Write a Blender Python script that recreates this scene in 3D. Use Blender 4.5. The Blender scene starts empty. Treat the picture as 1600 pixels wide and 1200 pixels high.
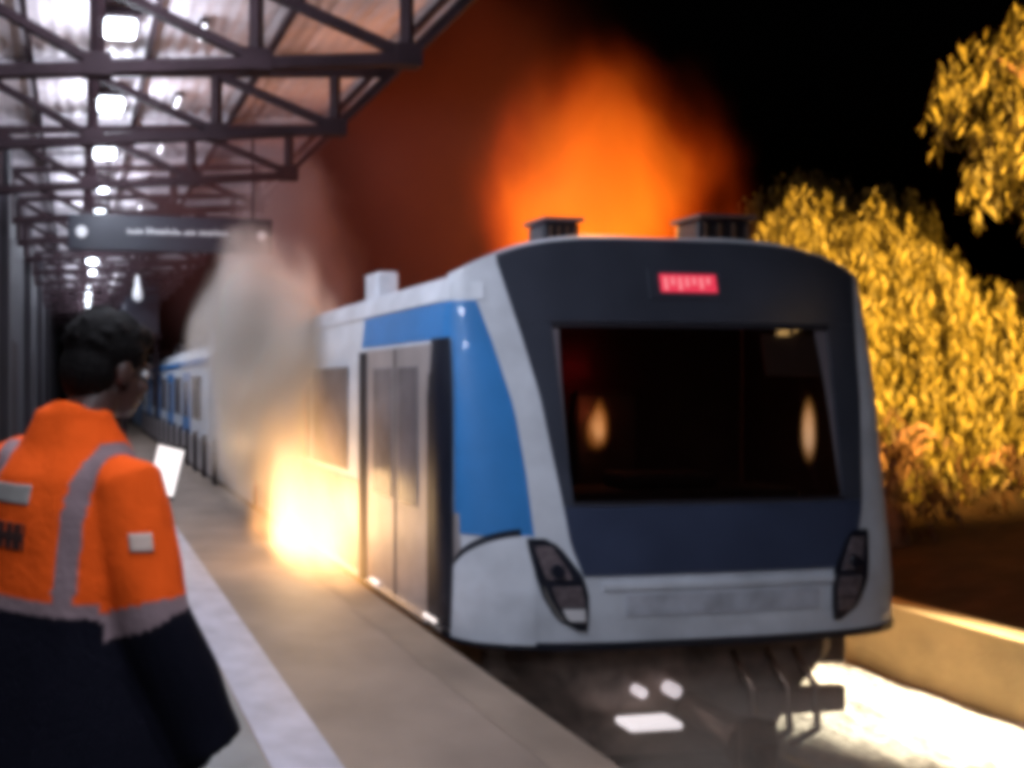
import bpy, bmesh, math, random
from mathutils import Vector, Matrix, noise
rnd = random.Random(7)
R = math.radians
S = bpy.context.scene
C = S.collection

# ------------------------------------------------------------------ camera, world, exposure
cam = bpy.data.cameras.new('camera'); camo = bpy.data.objects.new('camera', cam); C.objects.link(camo)
camo.location = (0, 0, 1.6); camo.rotation_euler = (R(90), 0, R(-8))
cam.sensor_width = 36; cam.lens = 36 * 1250 / 1600; cam.shift_x = (800 - 296) / 1600
cam.clip_end = 500; cam.clip_start = .05
S.camera = camo
w = bpy.data.worlds.new('World'); S.world = w; w.use_nodes = True
nt = w.node_tree; bg = nt.nodes['Background']
sky = nt.nodes.new('ShaderNodeTexSky'); sky.sky_type = 'NISHITA'; sky.sun_disc = False
sky.sun_elevation = R(-4); sky.sun_rotation = R(200)
nt.links.new(sky.outputs[0], bg.inputs[0]); bg.inputs[1].default_value = .012
S.view_settings.view_transform = 'Standard'; S.view_settings.look = 'None'
S.view_settings.exposure = 0; S.view_settings.gamma = 1
S.render.engine = 'CYCLES'
S.cycles.pixel_filter_type = 'GAUSSIAN'; S.cycles.filter_width = 7.5
S.cycles.volume_step_rate = 1.5; S.cycles.volume_max_steps = 256; S.cycles.volume_bounces = 1
S.cycles.max_bounces = 6; S.cycles.transparent_max_bounces = 12
S.cycles.sample_clamp_indirect = 3

# ------------------------------------------------------------------ materials
def mat(name, col, rough=.6, metal=0, noise_amt=.25, nscale=6, bump=0, bscale=40, emis=None, estr=0, spec=.5, coat=0):
    m = bpy.data.materials.new(name); m.use_nodes = True; n = m.node_tree; b = n.nodes['Principled BSDF']
    b.inputs['Roughness'].default_value = rough; b.inputs['Metallic'].default_value = metal
    b.inputs['Specular IOR Level'].default_value = spec
    b.inputs['Coat Weight'].default_value = coat
    tc = n.nodes.new('ShaderNodeTexCoord')
    if noise_amt:
        t = n.nodes.new('ShaderNodeTexNoise'); t.inputs['Scale'].default_value = nscale; t.inputs['Detail'].default_value = 6
        n.links.new(tc.outputs['Object'], t.inputs['Vector'])
        r = n.nodes.new('ShaderNodeValToRGB'); e = r.color_ramp.elements
        e[0].position = .3; e[1].position = .72
        e[0].color = tuple(c * (1 - noise_amt) for c in col) + (1,); e[1].color = tuple(min(1, c * (1 + noise_amt)) for c in col) + (1,)
        n.links.new(t.outputs['Fac'], r.inputs[0]); n.links.new(r.outputs[0], b.inputs['Base Color'])
    else: b.inputs['Base Color'].default_value = tuple(col) + (1,)
    if bump:
        t2 = n.nodes.new('ShaderNodeTexNoise'); t2.inputs['Scale'].default_value = bscale; t2.inputs['Detail'].default_value = 5
        n.links.new(tc.outputs['Object'], t2.inputs['Vector'])
        bp = n.nodes.new('ShaderNodeBump'); bp.inputs['Strength'].default_value = bump; bp.inputs['Distance'].default_value = .02
        n.links.new(t2.outputs['Fac'], bp.inputs['Height']); n.links.new(bp.outputs[0], b.inputs['Normal'])
    if emis:
        b.inputs['Emission Color'].default_value = tuple(emis) + (1,); b.inputs['Emission Strength'].default_value = estr
    return m
M = dict(
 concrete=mat('concrete', (.27, .20, .155), .6, bump=.3, nscale=1.3, noise_amt=.3),
 edge=mat('edge_tiles', (.27, .20, .15), .6, bump=.2, nscale=2, noise_amt=.25),
 grey_floor=mat('grey_floor', (.25, .25, .25), .5, bump=.25, nscale=2, noise_amt=.25),
 stripe=mat('stripe', (.47, .45, .52), .5, nscale=5, noise_amt=.2, bump=.1),
 ballast=mat('ballast', (.42, .40, .37), .9, nscale=14, noise_amt=.6, bump=1, bscale=25),
 lowwall=mat('lowwall', (.50, .35, .17), .85, nscale=1.6, noise_amt=.35, bump=.4),
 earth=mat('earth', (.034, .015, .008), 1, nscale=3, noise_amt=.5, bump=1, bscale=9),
 rail=mat('rail', (.3, .28, .26), .3, 1),
 sleeper=mat('sleeper', (.2, .19, .17), .9),
 steel=mat('steel', (.02, .011, .014), .75, nscale=4, spec=.12),
 sheet=mat('sheet', (.55, .5, .53), .55, nscale=2.5, noise_amt=.25),
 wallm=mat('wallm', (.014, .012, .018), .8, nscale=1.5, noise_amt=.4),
 body=mat('body', (.70, .73, .80), .42, noise_amt=.16, nscale=3.5, coat=.2),
 blue=mat('blue', (.04, .23, .58), .4, noise_amt=.15, nscale=2, coat=.3),
 silver=mat('silver', (.48, .43, .43), .42, .35, noise_amt=.15, nscale=3),
 mask=mat('mask', (.045, .058, .105), .35, noise_amt=.2, nscale=2, coat=.2),
 masktop=mat('masktop', (.05, .055, .075), .3, noise_amt=.2, nscale=2),
 black=mat('black', (.008, .01, .02), .4, noise_amt=.2),
 rubber=mat('rubber', (.012, .01, .016), .7, noise_amt=.2),
 under=mat('under', (.20, .145, .12), .45, .3, nscale=5, noise_amt=.5, bump=.4, bscale=12),
 dullm=mat('dull_metal', (.24, .16, .12), .35, .8, nscale=8, noise_amt=.4),
 chrome=mat('chrome', (.75, .73, .74), .2, .9, noise_amt=.1),
 lampglass=mat('lampglass', (.15, .12, .13), .12, 0, noise_amt=.4, nscale=20),
 lens=mat('lens', (.8, .78, .8), .15, 0, noise_amt=.05),
 red=mat('red_led', (.3, .01, .03), .4, noise_amt=0, emis=(1, .055, .11), estr=.75),
 stepl=mat('step_lamp', (.8, .8, .75), .4, noise_amt=0, emis=(1, .85, .8), estr=1.2),
 tube=mat('tube', (.9, .9, .9), .4, noise_amt=0, emis=(.82, .9, 1), estr=14),
 tube2=mat('tube_dim', (.9, .9, .9), .4, noise_amt=0, emis=(.9, .88, 1), estr=2.2),
 sign=mat('sign', (.004, .006, .018), .45, noise_amt=.1),
 signw=mat('sign_white', (.7, .72, .75), .5, noise_amt=0, emis=(.8, .85, .9), estr=.12),
 roofm=mat('roofm', (.1, .1, .12), .6, nscale=3),
 cabin=mat('cabin', (.05, .03, .025), .8),
 visor=mat('visor', (.34, .26, .19), .8, noise_amt=.1),
 skin=mat('skin', (.06, .03, .024), .5, noise_amt=.1, nscale=20),  # darkened to stand in for weaker light on the head
 hair=mat('hair', (.004, .003, .003), .8, noise_amt=.3, nscale=60, bump=.4, bscale=90, spec=.15),
 trousers=mat('trousers', (.02, .02, .03), .85, nscale=10, bump=.3),
 boot=mat('boot', (.01, .01, .01), .5),
 phone=mat('phone', (.02, .02, .02), .3),
 screen=mat('screen', (.5, .5, .5), .2, noise_amt=0, emis=(1, .95, .94), estr=1.15),
 greypatch=mat('grey_patch', (.3, .28, .26), .5, noise_amt=.1, nscale=30),
 palepatch=mat('pale_patch', (.6, .45, .38), .6, noise_amt=.1, nscale=30),
 print_=mat('printed', (.03, .008, .006), .8, noise_amt=.1),
 bark=mat('bark', (.16, .09, .06), .9, nscale=9, noise_amt=.5, bump=1, bscale=20),
)
def leafmat(name, c1, c2):
    m = bpy.data.materials.new(name); m.use_nodes = True; n = m.node_tree; b = n.nodes['Principled BSDF']
    g = n.nodes.new('ShaderNodeNewGeometry'); r = n.nodes.new('ShaderNodeValToRGB')
    r.color_ramp.elements[0].color = c1 + (1,); r.color_ramp.elements[1].color = c2 + (1,)
    n.links.new(g.outputs['Random Per Island'], r.inputs[0]); n.links.new(r.outputs[0], b.inputs['Base Color'])
    b.inputs['Roughness'].default_value = .6
    tr = n.nodes.new('ShaderNodeBsdfTranslucent'); n.links.new(r.outputs[0], tr.inputs[0])
    mx = n.nodes.new('ShaderNodeMixShader'); mx.inputs[0].default_value = .35
    n.links.new(b.outputs[0], mx.inputs[1]); n.links.new(tr.outputs[0], mx.inputs[2])
    n.links.new(mx.outputs[0], n.nodes['Material Output'].inputs[0]); return m
M['leaf'] = leafmat('leaf', (.05, .045, .012), (.27, .23, .06))
M['leaf_pink'] = leafmat('leaf_pink', (.03, .015, .01), (.08, .04, .02))  # dark tones put the shadow under the trees into the shrub leaves
def glassmat(name, tint, gloss=.12, rough=.04):
    m = bpy.data.materials.new(name); m.use_nodes = True; n = m.node_tree; n.nodes.remove(n.nodes['Principled BSDF'])
    t = n.nodes.new('ShaderNodeBsdfTransparent'); t.inputs[0].default_value = tint + (1,)
    g = n.nodes.new('ShaderNodeBsdfGlossy'); g.inputs['Roughness'].default_value = rough
    f = n.nodes.new('ShaderNodeLayerWeight'); f.inputs[0].default_value = .5
    pw = n.nodes.new('ShaderNodeMath'); pw.operation = 'POWER'; pw.inputs[1].default_value = 4; n.links.new(f.outputs['Facing'], pw.inputs[0])
    ad = n.nodes.new('ShaderNodeMath'); ad.operation = 'MULTIPLY_ADD'; ad.inputs[1].default_value = .9; ad.inputs[2].default_value = .05; n.links.new(pw.outputs[0], ad.inputs[0])
    mx = n.nodes.new('ShaderNodeMixShader'); n.links.new(ad.outputs[0], mx.inputs[0])
    n.links.new(t.outputs[0], mx.inputs[1]); n.links.new(g.outputs[0], mx.inputs[2])
    n.links.new(mx.outputs[0], n.nodes['Material Output'].inputs[0]); return m
M['glass'] = glassmat('windscreen_glass', (.55, .5, .5))
M['doorglass'] = mat('door_glass', (.17, .15, .16), .2, noise_amt=.4, nscale=3)

# ------------------------------------------------------------------ helpers
def obj(name, bm, m, parent=None, smooth=False, bevel=0):
    me = bpy.data.meshes.new(name)
    bmesh.ops.recalc_face_normals(bm, faces=bm.faces)
    bm.to_mesh(me); bm.free()
    if isinstance(m, (list, tuple)):
        for x in m: me.materials.append(x)
    else: me.materials.append(m)
    if smooth:
        for p in me.polygons: p.use_smooth = True
    o = bpy.data.objects.new(name, me); C.objects.link(o)
    if parent: o.parent = parent; o.matrix_parent_inverse = Matrix.Translation(parent.location).inverted() if parent.type == 'EMPTY' and parent.rotation_euler.z == 0 else parent.matrix_world.inverted()
    if bevel:
        md = o.modifiers.new('bevel', 'BEVEL'); md.width = bevel; md.segments = 2; md.limit_method = 'ANGLE'
    return o
def tag(o, label=None, cat=None, group=None, kind=None):
    if label: o['label'] = label
    if cat: o['category'] = cat
    if group: o['group'] = group
    if kind: o['kind'] = kind
    return o
def thing(name, label, cat, loc=(0, 0, 0), group=None):
    o = bpy.data.objects.new(name, None); C.objects.link(o); o.location = loc; o.empty_display_size = .2
    return tag(o, label, cat, group)
def bx(bm, x0, x1, y0, y1, z0, z1):
    v = [bm.verts.new(p) for p in ((x0,y0,z0),(x1,y0,z0),(x1,y1,z0),(x0,y1,z0),(x0,y0,z1),(x1,y0,z1),(x1,y1,z1),(x0,y1,z1))]
    for f in ((0,3,2,1),(4,5,6,7),(0,1,5,4),(1,2,6,5),(2,3,7,6),(3,0,4,7)): bm.faces.new([v[i] for i in f])
def box(name, b, m, parent=None, bevel=0):
    bm = bmesh.new(); bx(bm, *b); return obj(name, bm, m, parent, bevel=bevel)
def tube(bm, a, b, ra, rb=None, n=8, sq=False):
    a = Vector(a); b = Vector(b); rb = ra if rb is None else rb
    d = (b - a).normalized(); u = d.orthogonal().normalized() if abs(d.z) > .99 or not sq else d.cross(Vector((0,0,1))).normalized()
    v = d.cross(u); ofs = math.pi / 4 if sq else 0; n = 4 if sq else n; k = 1.414 if sq else 1
    r0 = [bm.verts.new(a + k*ra*(math.cos(2*math.pi*i/n+ofs)*u + math.sin(2*math.pi*i/n+ofs)*v)) for i in range(n)]
    r1 = [bm.verts.new(b + k*rb*(math.cos(2*math.pi*i/n+ofs)*u + math.sin(2*math.pi*i/n+ofs)*v)) for i in range(n)]
    for i in range(n): bm.faces.new((r0[i], r0[(i+1)%n], r1[(i+1)%n], r1[i]))
    bm.faces.new(r0[::-1]); bm.faces.new(r1)
def loft(bm, rings, cap=True):
    vs = [[bm.verts.new(p) for p in r] for r in rings]
    n = len(vs[0])
    for a, b in zip(vs, vs[1:]):
        for i in range(n): bm.faces.new((a[i], a[(i+1)%n], b[(i+1)%n], b[i]))
    if cap: bm.faces.new(vs[0][::-1]); bm.faces.new(vs[-1])
def curvetube(bm, pts, rads, n=10):
    pts = [Vector(p) for p in pts]; rings = []; u = None
    for i, p in enumerate(pts):
        d = (pts[min(i+1, len(pts)-1)] - pts[max(i-1, 0)]).normalized()
        u = d.orthogonal() if u is None else (u - d * u.dot(d)); u.normalize(); v = d.cross(u)
        rings.append([p + rads[i]*(math.cos(2*math.pi*k/n)*u + math.sin(2*math.pi*k/n)*v) for k in range(n)])
    loft(bm, rings)
def ell(bm, c, r, rot=None, seg=20):
    mt = Matrix.Translation(c) @ (rot.to_4x4() if rot else Matrix()) @ Matrix.Diagonal((*r, 1))
    bmesh.ops.create_uvsphere(bm, u_segments=seg, v_segments=seg//2+2, radius=1, matrix=mt)
def sheet(name, x0, x1, y0, y1, z, m, nx=1, ny=1):
    bm = bmesh.new(); g = [[bm.verts.new((x0+(x1-x0)*i/nx, y0+(y1-y0)*j/ny, z)) for i in range(nx+1)] for j in range(ny+1)]
    for j in range(ny):
        for i in range(nx): bm.faces.new((g[j][i], g[j][i+1], g[j+1][i+1], g[j+1][i]))
    return tag(obj(name, bm, m), kind='structure')

# ------------------------------------------------------------------ setting
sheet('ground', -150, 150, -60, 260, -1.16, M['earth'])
b = bmesh.new(); bx(b, -2.5, 2.26, -8, 70, -1.15, 0); tag(obj('platform', b, M['concrete'], bevel=.02), kind='structure')
sheet('platform_paving', -.9, .79, -8, 70, .004, M['grey_floor'])
sheet('platform_stripe', .80, 1.10, -8, 70, .005, M['stripe'])
sheet('platform_edge', 1.95, 2.235, -8, 70, .0045, M['edge'])
# ballast bed with individual stone relief
bm = bmesh.new(); NX, NY = 70, 150
g = [[bm.verts.new((2.27+(7.40-2.27)*i/NX, 1+(j/NY)**1.6*60, -1.1+.05*noise.noise(Vector((i*.9, j*.9, 0)))+rnd.uniform(-.015,.02))) for i in range(NX+1)] for j in range(NY+1)]
for j in range(NY):
    for i in range(NX): bm.faces.new((g[j][i], g[j][i+1], g[j+1][i+1], g[j+1][i]))
tag(obj('track_bed', bm, M['ballast']), kind='structure')
for x in (3.2, 4.64):
    bm = bmesh.new(); bx(bm, x-.07, x+.07, -8, 70, -1.02, -1.0); bx(bm, x-.02, x+.02, -8, 70, -1.0, -.9); bx(bm, x-.035, x+.035, -8, 70, -.9, -.86)
    tag(obj('rail', bm, M['rail']), 'steel rail under the train on the platform side' if x < 4 else 'steel rail under the train on the tree side', 'rail')
rb = random.Random(3)
bm = bmesh.new()
for k in range(70): bx(bm, 2.75, 5.1, -3+k*.62, -3+k*.62+.24, -1.12, -1.02)
tag(obj('sleepers', bm, M['sleeper']), kind='structure')
# low wall on the tree side
w_ = thing('retaining_wall', 'low pale concrete wall lit yellow beside the track under the trees', 'wall', (7.5, 20, -1.1))
box('wall_face', (7.41, 7.66, -6, 60, -1.2, -.50), M['lowwall'], w_, .01)
box('coping', (7.385, 7.72, -6, 60, -.50, -.43), M['lowwall'], w_, .012)
# bank behind the wall
bm = bmesh.new(); NX, NY = 40, 60
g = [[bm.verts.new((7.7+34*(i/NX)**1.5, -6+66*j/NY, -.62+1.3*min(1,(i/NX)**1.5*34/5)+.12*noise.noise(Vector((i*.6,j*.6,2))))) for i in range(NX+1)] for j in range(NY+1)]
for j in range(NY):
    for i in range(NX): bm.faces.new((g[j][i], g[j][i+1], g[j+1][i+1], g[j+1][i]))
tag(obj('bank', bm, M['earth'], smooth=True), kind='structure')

# station wall along the platform back, far building
sw = thing('station_wall', 'dark wall along the back of the platform beneath the canopy', 'wall', (-1, 20, 0))
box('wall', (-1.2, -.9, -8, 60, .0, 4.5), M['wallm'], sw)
for k in range(9):
    y = 9.5 + k*4.5
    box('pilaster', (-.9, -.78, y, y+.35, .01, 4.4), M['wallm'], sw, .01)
    box('door_panel', (-.9, -.87, y+1.4, y+2.6, .01, 2.2), M['steel'], sw, .01)
fb = thing('station_building', 'dark station building closing the far end of the platform', 'building', (1, 42, 0))
box('wall', (-.9, 2.2, 42, 48, .01, 6.5), M['wallm'], fb)
for i in range(3):
    for j in range(2):
        box('window', (-.6+i*.95, .0+i*.95, 41.96, 41.995, 1.0+j*2.6, 2.6+j*2.6), M['doorglass'], fb)
box('cornice', (-1.0, 2.3, 41.9, 48.1, 6.5, 6.7), M['steel'], fb)

# ------------------------------------------------------------------ canopy
cn = thing('platform_canopy', 'steel truss canopy with pale roof sheets over the platform', 'canopy', (1, 20, 4.6))
YT = [5.6 + 1.65*(k-4) for k in range(24)]
XV = [-.86, .14, 1.27, 2.4]
for k, y in enumerate(YT):
    bm = bmesh.new(); zbf = lambda x: 3.78+.085*x; ztf = lambda x: 4.40+.05*x
    tube(bm, (-.88, y, zbf(-.88)), (2.44, y, zbf(2.44)), .042, sq=True)
    tube(bm, (-.88, y, ztf(-.88)), (2.95, y, ztf(2.95)), .035, sq=True)
    tube(bm, (2.40, y, zbf(2.4)+.02), (2.92, y, ztf(2.92)-.02), .03, sq=True)
    for x in XV: tube(bm, (x, y+.002, zbf(x)+.051), (x, y+.002, ztf(x)-.036), .04, sq=True)
    for a, b_ in zip(XV, XV[1:]): tube(bm, (a+.02, y, ztf(a)-.03), (b_-.02, y, zbf(b_)+.04), .032, sq=True)
    for x in XV[1:]: bx(bm, x-.10, x+.10, y-.055, y+.055, zbf(x)-.055, zbf(x)+.10)
    o = obj('truss', bm, M['steel'], cn)
for i, x in enumerate((-.4, .62, 1.7, 2.85)):
    bm = bmesh.new(); zz = 4.44+.05*x; bx(bm, x-.025, x+.025, -2, 45, zz, zz+.05); obj('purlin', bm, M['steel'], cn)
# corrugated roof sheets, one per bay
bay = None
def roofsheet(y0, y1, ztilt):
    bm = bmesh.new(); n = 100; vs = []
    for j, y in enumerate((y0, y1)):
        row = []
        for i in range(n+1):
            x = -.9 + 3.92*i/n
            row.append(bm.verts.new((x, y, 4.51+.05*x + .008*math.sin(x*math.pi*2/.13)+ztilt*j)))
        vs.append(row)
    for i in range(n): bm.faces.new((vs[0][i], vs[0][i+1], vs[1][i+1], vs[1][i]))
    return bm
for k, y in enumerate(YT):
    o = obj('roof_sheet', roofsheet(y-.02, y+1.66, .012), M['sheet'], cn, smooth=True)
    md = o.modifiers.new('solid', 'SOLIDIFY'); md.thickness = .006
bm = bmesh.new(); bx(bm, 3.02, 3.05, -2, 45, 4.56, 4.70); obj('fascia', bm, M['steel'], cn)

# canopy lamps: real lamps under the roof
LY = [6.25 + 1.7*(k-5) for k in range(0, 21)]
words = ['nearest', 'second', 'third', 'fourth', 'fifth', 'sixth', 'seventh', 'eighth', 'ninth', 'tenth', 'eleventh', 'twelfth', 'thirteenth', 'fourteenth', 'fifteenth', 'sixteenth', 'seventeenth']
first = None
for k, y in enumerate(LY):
    if first is None:
        root = thing('canopy_lamp', 'x', 'lamp', (.33, y, 4.345), 'bright lamps in the main row under the canopy')
        bm = bmesh.new(); bx(bm, -.16, .16, -.17, .17, .05, .12); bx(bm, -.01, .01, -.01, .01, .12, .17)
        hs = obj('housing', bm, M['steel']); hs.parent = root
        bm = bmesh.new(); bx(bm, -.12, .12, -.13, .13, 0, .049)
        df = obj('diffuser', bm, M['tube'], bevel=.02); df.parent = root
        first = (root, hs, df)
    else:
        root = first[0].copy(); C.objects.link(root); root.location = (.33, y, 4.345)
        for q in first[1:]:
            c_ = q.copy(); C.objects.link(c_); c_.parent = root
    vis = k - 5
    root['label'] = 'bright square lamp under the canopy roof, %s of the main row from the camera' % words[vis] if vis >= 0 else ['farther of two bright square lamps behind the camera', 'nearer of two bright square lamps behind the camera', 'bright square lamp above the worker, first ahead of the camera', 'bright square lamp above the frame, second ahead of the camera', 'bright square lamp above the frame beside the train front'][k]
    if k < 16:
        ld = bpy.data.lights.new('lamp_light', 'POINT'); ld.energy = 130 if k < 5 else 85; ld.color = (.80, .86, 1); ld.shadow_soft_size = .12
        lo = bpy.data.objects.new('lamp_light', ld); C.objects.link(lo); lo.location = (.33, y, 4.22)
first = None
for k in range(14):
    y = 6.5 + 1.65*(k-1)
    if first is None:
        root = thing('small_lamp', 'x', 'lamp', (1.02, y, 4.49), 'small lamps in the side row under the canopy')
        bm = bmesh.new(); tube(bm, (0, -.12, 0), (0, .12, 0), .022); a_ = obj('tube', bm, M['tube2']); a_.parent = root
        bm = bmesh.new(); bx(bm, -.04, .04, -.16, .16, .024, .05); b_ = obj('bracket', bm, M['steel']); b_.parent = root
        first = (root, a_, b_)
    else:
        root = first[0].copy(); C.objects.link(root); root.location = (1.02, y, 4.49)
        for q in first[1:]:
            c_ = q.copy(); C.objects.link(c_); c_.parent = root
    root['label'] = 'small tube lamp right of the main row, %s from the camera' % words[min(k, 11)] if k < 12 else 'small tube lamp, %s of the canopy side row' % ('last' if k == 13 else 'last but one')

# hanging sign
sg = thing('hanging_sign', 'long dark hanging sign with a pale line of writing and two white discs', 'sign', (1.05, 9.0, 3.25))
Ys = 8.95
box('board', (-.1, 2.22, Ys, Ys+.09, 3.09, 3.49), M['sign'], sg, .012)
for x in (.05, 2.09):
    bm = bmesh.new(); tube(bm, (x, Ys-.012, 3.29), (x, Ys-.001, 3.29), .062 if x < 1 else .055, n=20); obj('disc', bm, M['signw'], sg)
x = .56; r2 = random.Random(5)
for n_ in (4, 9, 3, 8):
    bm = bmesh.new()
    for k in range(n_):
        h = r2.choice((.035, .05, .05, .07)); ww = r2.uniform(.025, .04)
        bx(bm, x, x+ww*.4, Ys-.008, Ys-.001, 3.275, 3.275+h+.01); bx(bm, x+ww*.4, x+ww+.012, Ys-.007, Ys-.001, 3.275+h*.4, 3.29+h*.4)
        x += ww+.012
    obj('lettering', bm, M['signw'], sg); x += .03

for x in (.35, 2.0):
    bm = bmesh.new(); tube(bm, (x, Ys+.045, 3.47), (x, Ys+.045, 4.4), .014); obj('hanger', bm, M['steel'], sg)
# pendant
pl = thing('pendant_lamp', 'small white teardrop pendant lamp hanging below the sign, left of the dark opening', 'lamp', (1.05, 14, 3.2))
bm = bmesh.new(); curvetube(bm, [(1.05, 14, 3.05), (1.05, 14, 3.1), (1.05, 14, 3.2), (1.05, 14, 3.35), (1.05, 14, 3.5)], [.03, .085, .08, .04, .02]); obj('shade', bm, M['signw'] if 0 else mat('pendant', (.8,.8,.8), .4, noise_amt=0, emis=(.75,.85,1), estr=.45), pl, smooth=True)
bm = bmesh.new(); tube(bm, (1.05, 14, 3.5), (1.05, 14, 4.55), .008); obj('cord', bm, M['steel'], pl)

# dark gantry box over the track beyond the sign
gb = thing('overhead_shelter', 'dark navy block behind the sign above the far coach', 'shelter', (2, 24, 3))
box('wall_panel', (1.3, 2.25, 22, 30, 2.9, 4.45), M['sign'], gb, .02)
box('frame', (1.25, 2.3, 21.94, 21.98, 2.85, 2.98), M['steel'], gb)
for x in (1.32, 2.2): box('post', (x-.05, x+.05, 22.3, 22.4, .01, 2.9), M['steel'], gb)

# platform edge railing bars beyond the smoke
XE = 2.13
proto = None
for k in range(14):
    y = 12.3 + k*1.05
    if proto is None:
        root = thing('edge_barrier', 'x', 'barrier', (XE, y, 0), 'short barriers along the far platform edge')
        bm = bmesh.new(); bx(bm, -.035, .035, -.05, .05, .03, .74); a_ = obj('post', bm, M['steel'], bevel=.01); a_.parent = root
        bm = bmesh.new(); bx(bm, -.02, .02, .08, .70, .12, .66); b_ = obj('panel', bm, M['silver'], bevel=.01); b_.parent = root
        proto = (root, a_, b_)
    else:
        root = proto[0].copy(); C.objects.link(root); root.location = (XE, y, 0)
        for q in proto[1:]:
            c_ = q.copy(); C.objects.link(c_); c_.parent = root
    root['label'] = 'dark post with pale panel on the platform edge, %s from the smoke' % words[k] if k < 12 else 'dark post with pale panel, %s of the barrier row' % ('last' if k == 13 else 'last but one')

# ------------------------------------------------------------------ train
XC, W0, D, N = 3.95, 1.606, .5, 3.3
YEND = 13.4
def Yf(z): return 4.5 + .17*max(0, z-.35)
def Df(z): return max(.12, 5.0-Yf(z))
def Wz(z): return W0 - .1*max(0, z-1.5)**1.3
tab = []; L = 0; prev = None
for i in range(1201):
    a = math.pi*i/1200; cx_ = -math.cos(a); sy = math.sin(a)
    p = (math.copysign(abs(cx_)**(2/N), cx_), 1-abs(sy)**(2/N))
    if prev: L += math.hypot((p[0]-prev[0])*W0, (p[1]-prev[1])*D)
    tab.append((L, p[0], p[1])); prev = p
Q = L
import bisect
keys = [t[0] for t in tab]
def plan(q):
    q = min(max(q, 0), Q); i = min(max(bisect.bisect_left(keys, q), 1), 1200)
    a, b = tab[i-1], tab[i]; f = (q-a[0])/max(1e-9, b[0]-a[0]); return a[1]+(b[1]-a[1])*f, a[2]+(b[2]-a[2])*f
def P(q, z, off=0):
    def p0(q, z):
        if q < 0: y = Yf(z)+Df(z) - q; return Vector((XC-Wz(z), y, z))
        if q > Q: y = Yf(z)+Df(z) + q-Q; return Vector((XC+Wz(z), y, z))
        t, d = plan(q); return Vector((XC+t*Wz(z), Yf(z)+d*Df(z), z))
    p = p0(q, z)
    if off:
        e = .004; du = p0(q+e, z)-p0(q-e, z); dv = p0(q, z+e)-p0(q, z-e)
        n = du.cross(dv).normalized(); p = p + n*off
    return p
def qX(x, z=.5):
    t = (x-XC)/Wz(z); lo, hi = 0, Q
    for _ in range(40):
        m = (lo+hi)/2
        if plan(m)[0] < t: lo = m
        else: hi = m
    return lo
def qY(y, z=0):   # left side / left corner by Y
    r = y - Yf(z) - Df(z)
    if r >= 0: return -r
    lo, hi = 0, Q/2
    for _ in range(40):
        m = (lo+hi)/2
        if (plan(m)[1]-1)*Df(z) > r: lo = m
        else: hi = m
    return lo
def lerp(tb, z):
    if z <= tb[0][0]: return tb[0][1]
    for a, b in zip(tb, tb[1:]):
        if z <= b[0]: return a[1]+(b[1]-a[1])*(z-a[0])/(b[0]-a[0])
    return tb[-1][1]
def patch(name, m, zl, ql, qr, off, parent, nq=24, nz=16, th=.01, ztop=None, bevel=0, zbot=None):
    """surface patch between z limits with left/right boundary tables, lifted 'off' and closed by a rim"""
    bm = bmesh.new(); z0, z1 = zl; F = []; B = []
    for j in range(nz+1):
        v = j/nz; rf = []; rb_ = []
        for i in range(nq+1):
            u = i/nq
            zz = z0+(z1-z0)*v
            a, b = ql(zz), qr(zz); q = a+(b-a)*u
            if ztop or zbot:
                zt_ = ztop(q) if ztop else z1; zb_ = zbot(q) if zbot else z0
                zz = zb_ + (zt_-zb_)*v
                q = ql(zz)+(qr(zz)-ql(zz))*u
            rf.append(bm.verts.new(P(q, zz, off))); rb_.append(bm.verts.new(P(q, zz, off-th)))
        F.append(rf); B.append(rb_)
    for j in range(nz):
        for i in range(nq):
            bm.faces.new((F[j][i], F[j][i+1], F[j+1][i+1], F[j+1][i])); bm.faces.new((B[j][i+1], B[j][i], B[j+1][i], B[j+1][i+1]))
        bm.faces.new((F[j][0], F[j+1][0], B[j+1][0], B[j][0])); bm.faces.new((F[j+1][nq], F[j][nq], B[j][nq], B[j+1][nq]))
    for i in range(nq):
        bm.faces.new((F[0][i+1], F[0][i], B[0][i], B[0][i+1])); bm.faces.new((F[nz][i], F[nz][i+1], B[nz][i+1], B[nz][i]))
    return obj(name, bm, m, parent, smooth=False)
def ztopq(q):
    if q <= 0 or q >= Q: return 2.30
    t = abs(plan(q)[0]); return 2.575-.25*t**4
tr = thing('driving_car', 'blue and white driving car of the train, burning, with a dark windscreen', 'train car', (XC, 9, -1))
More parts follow.
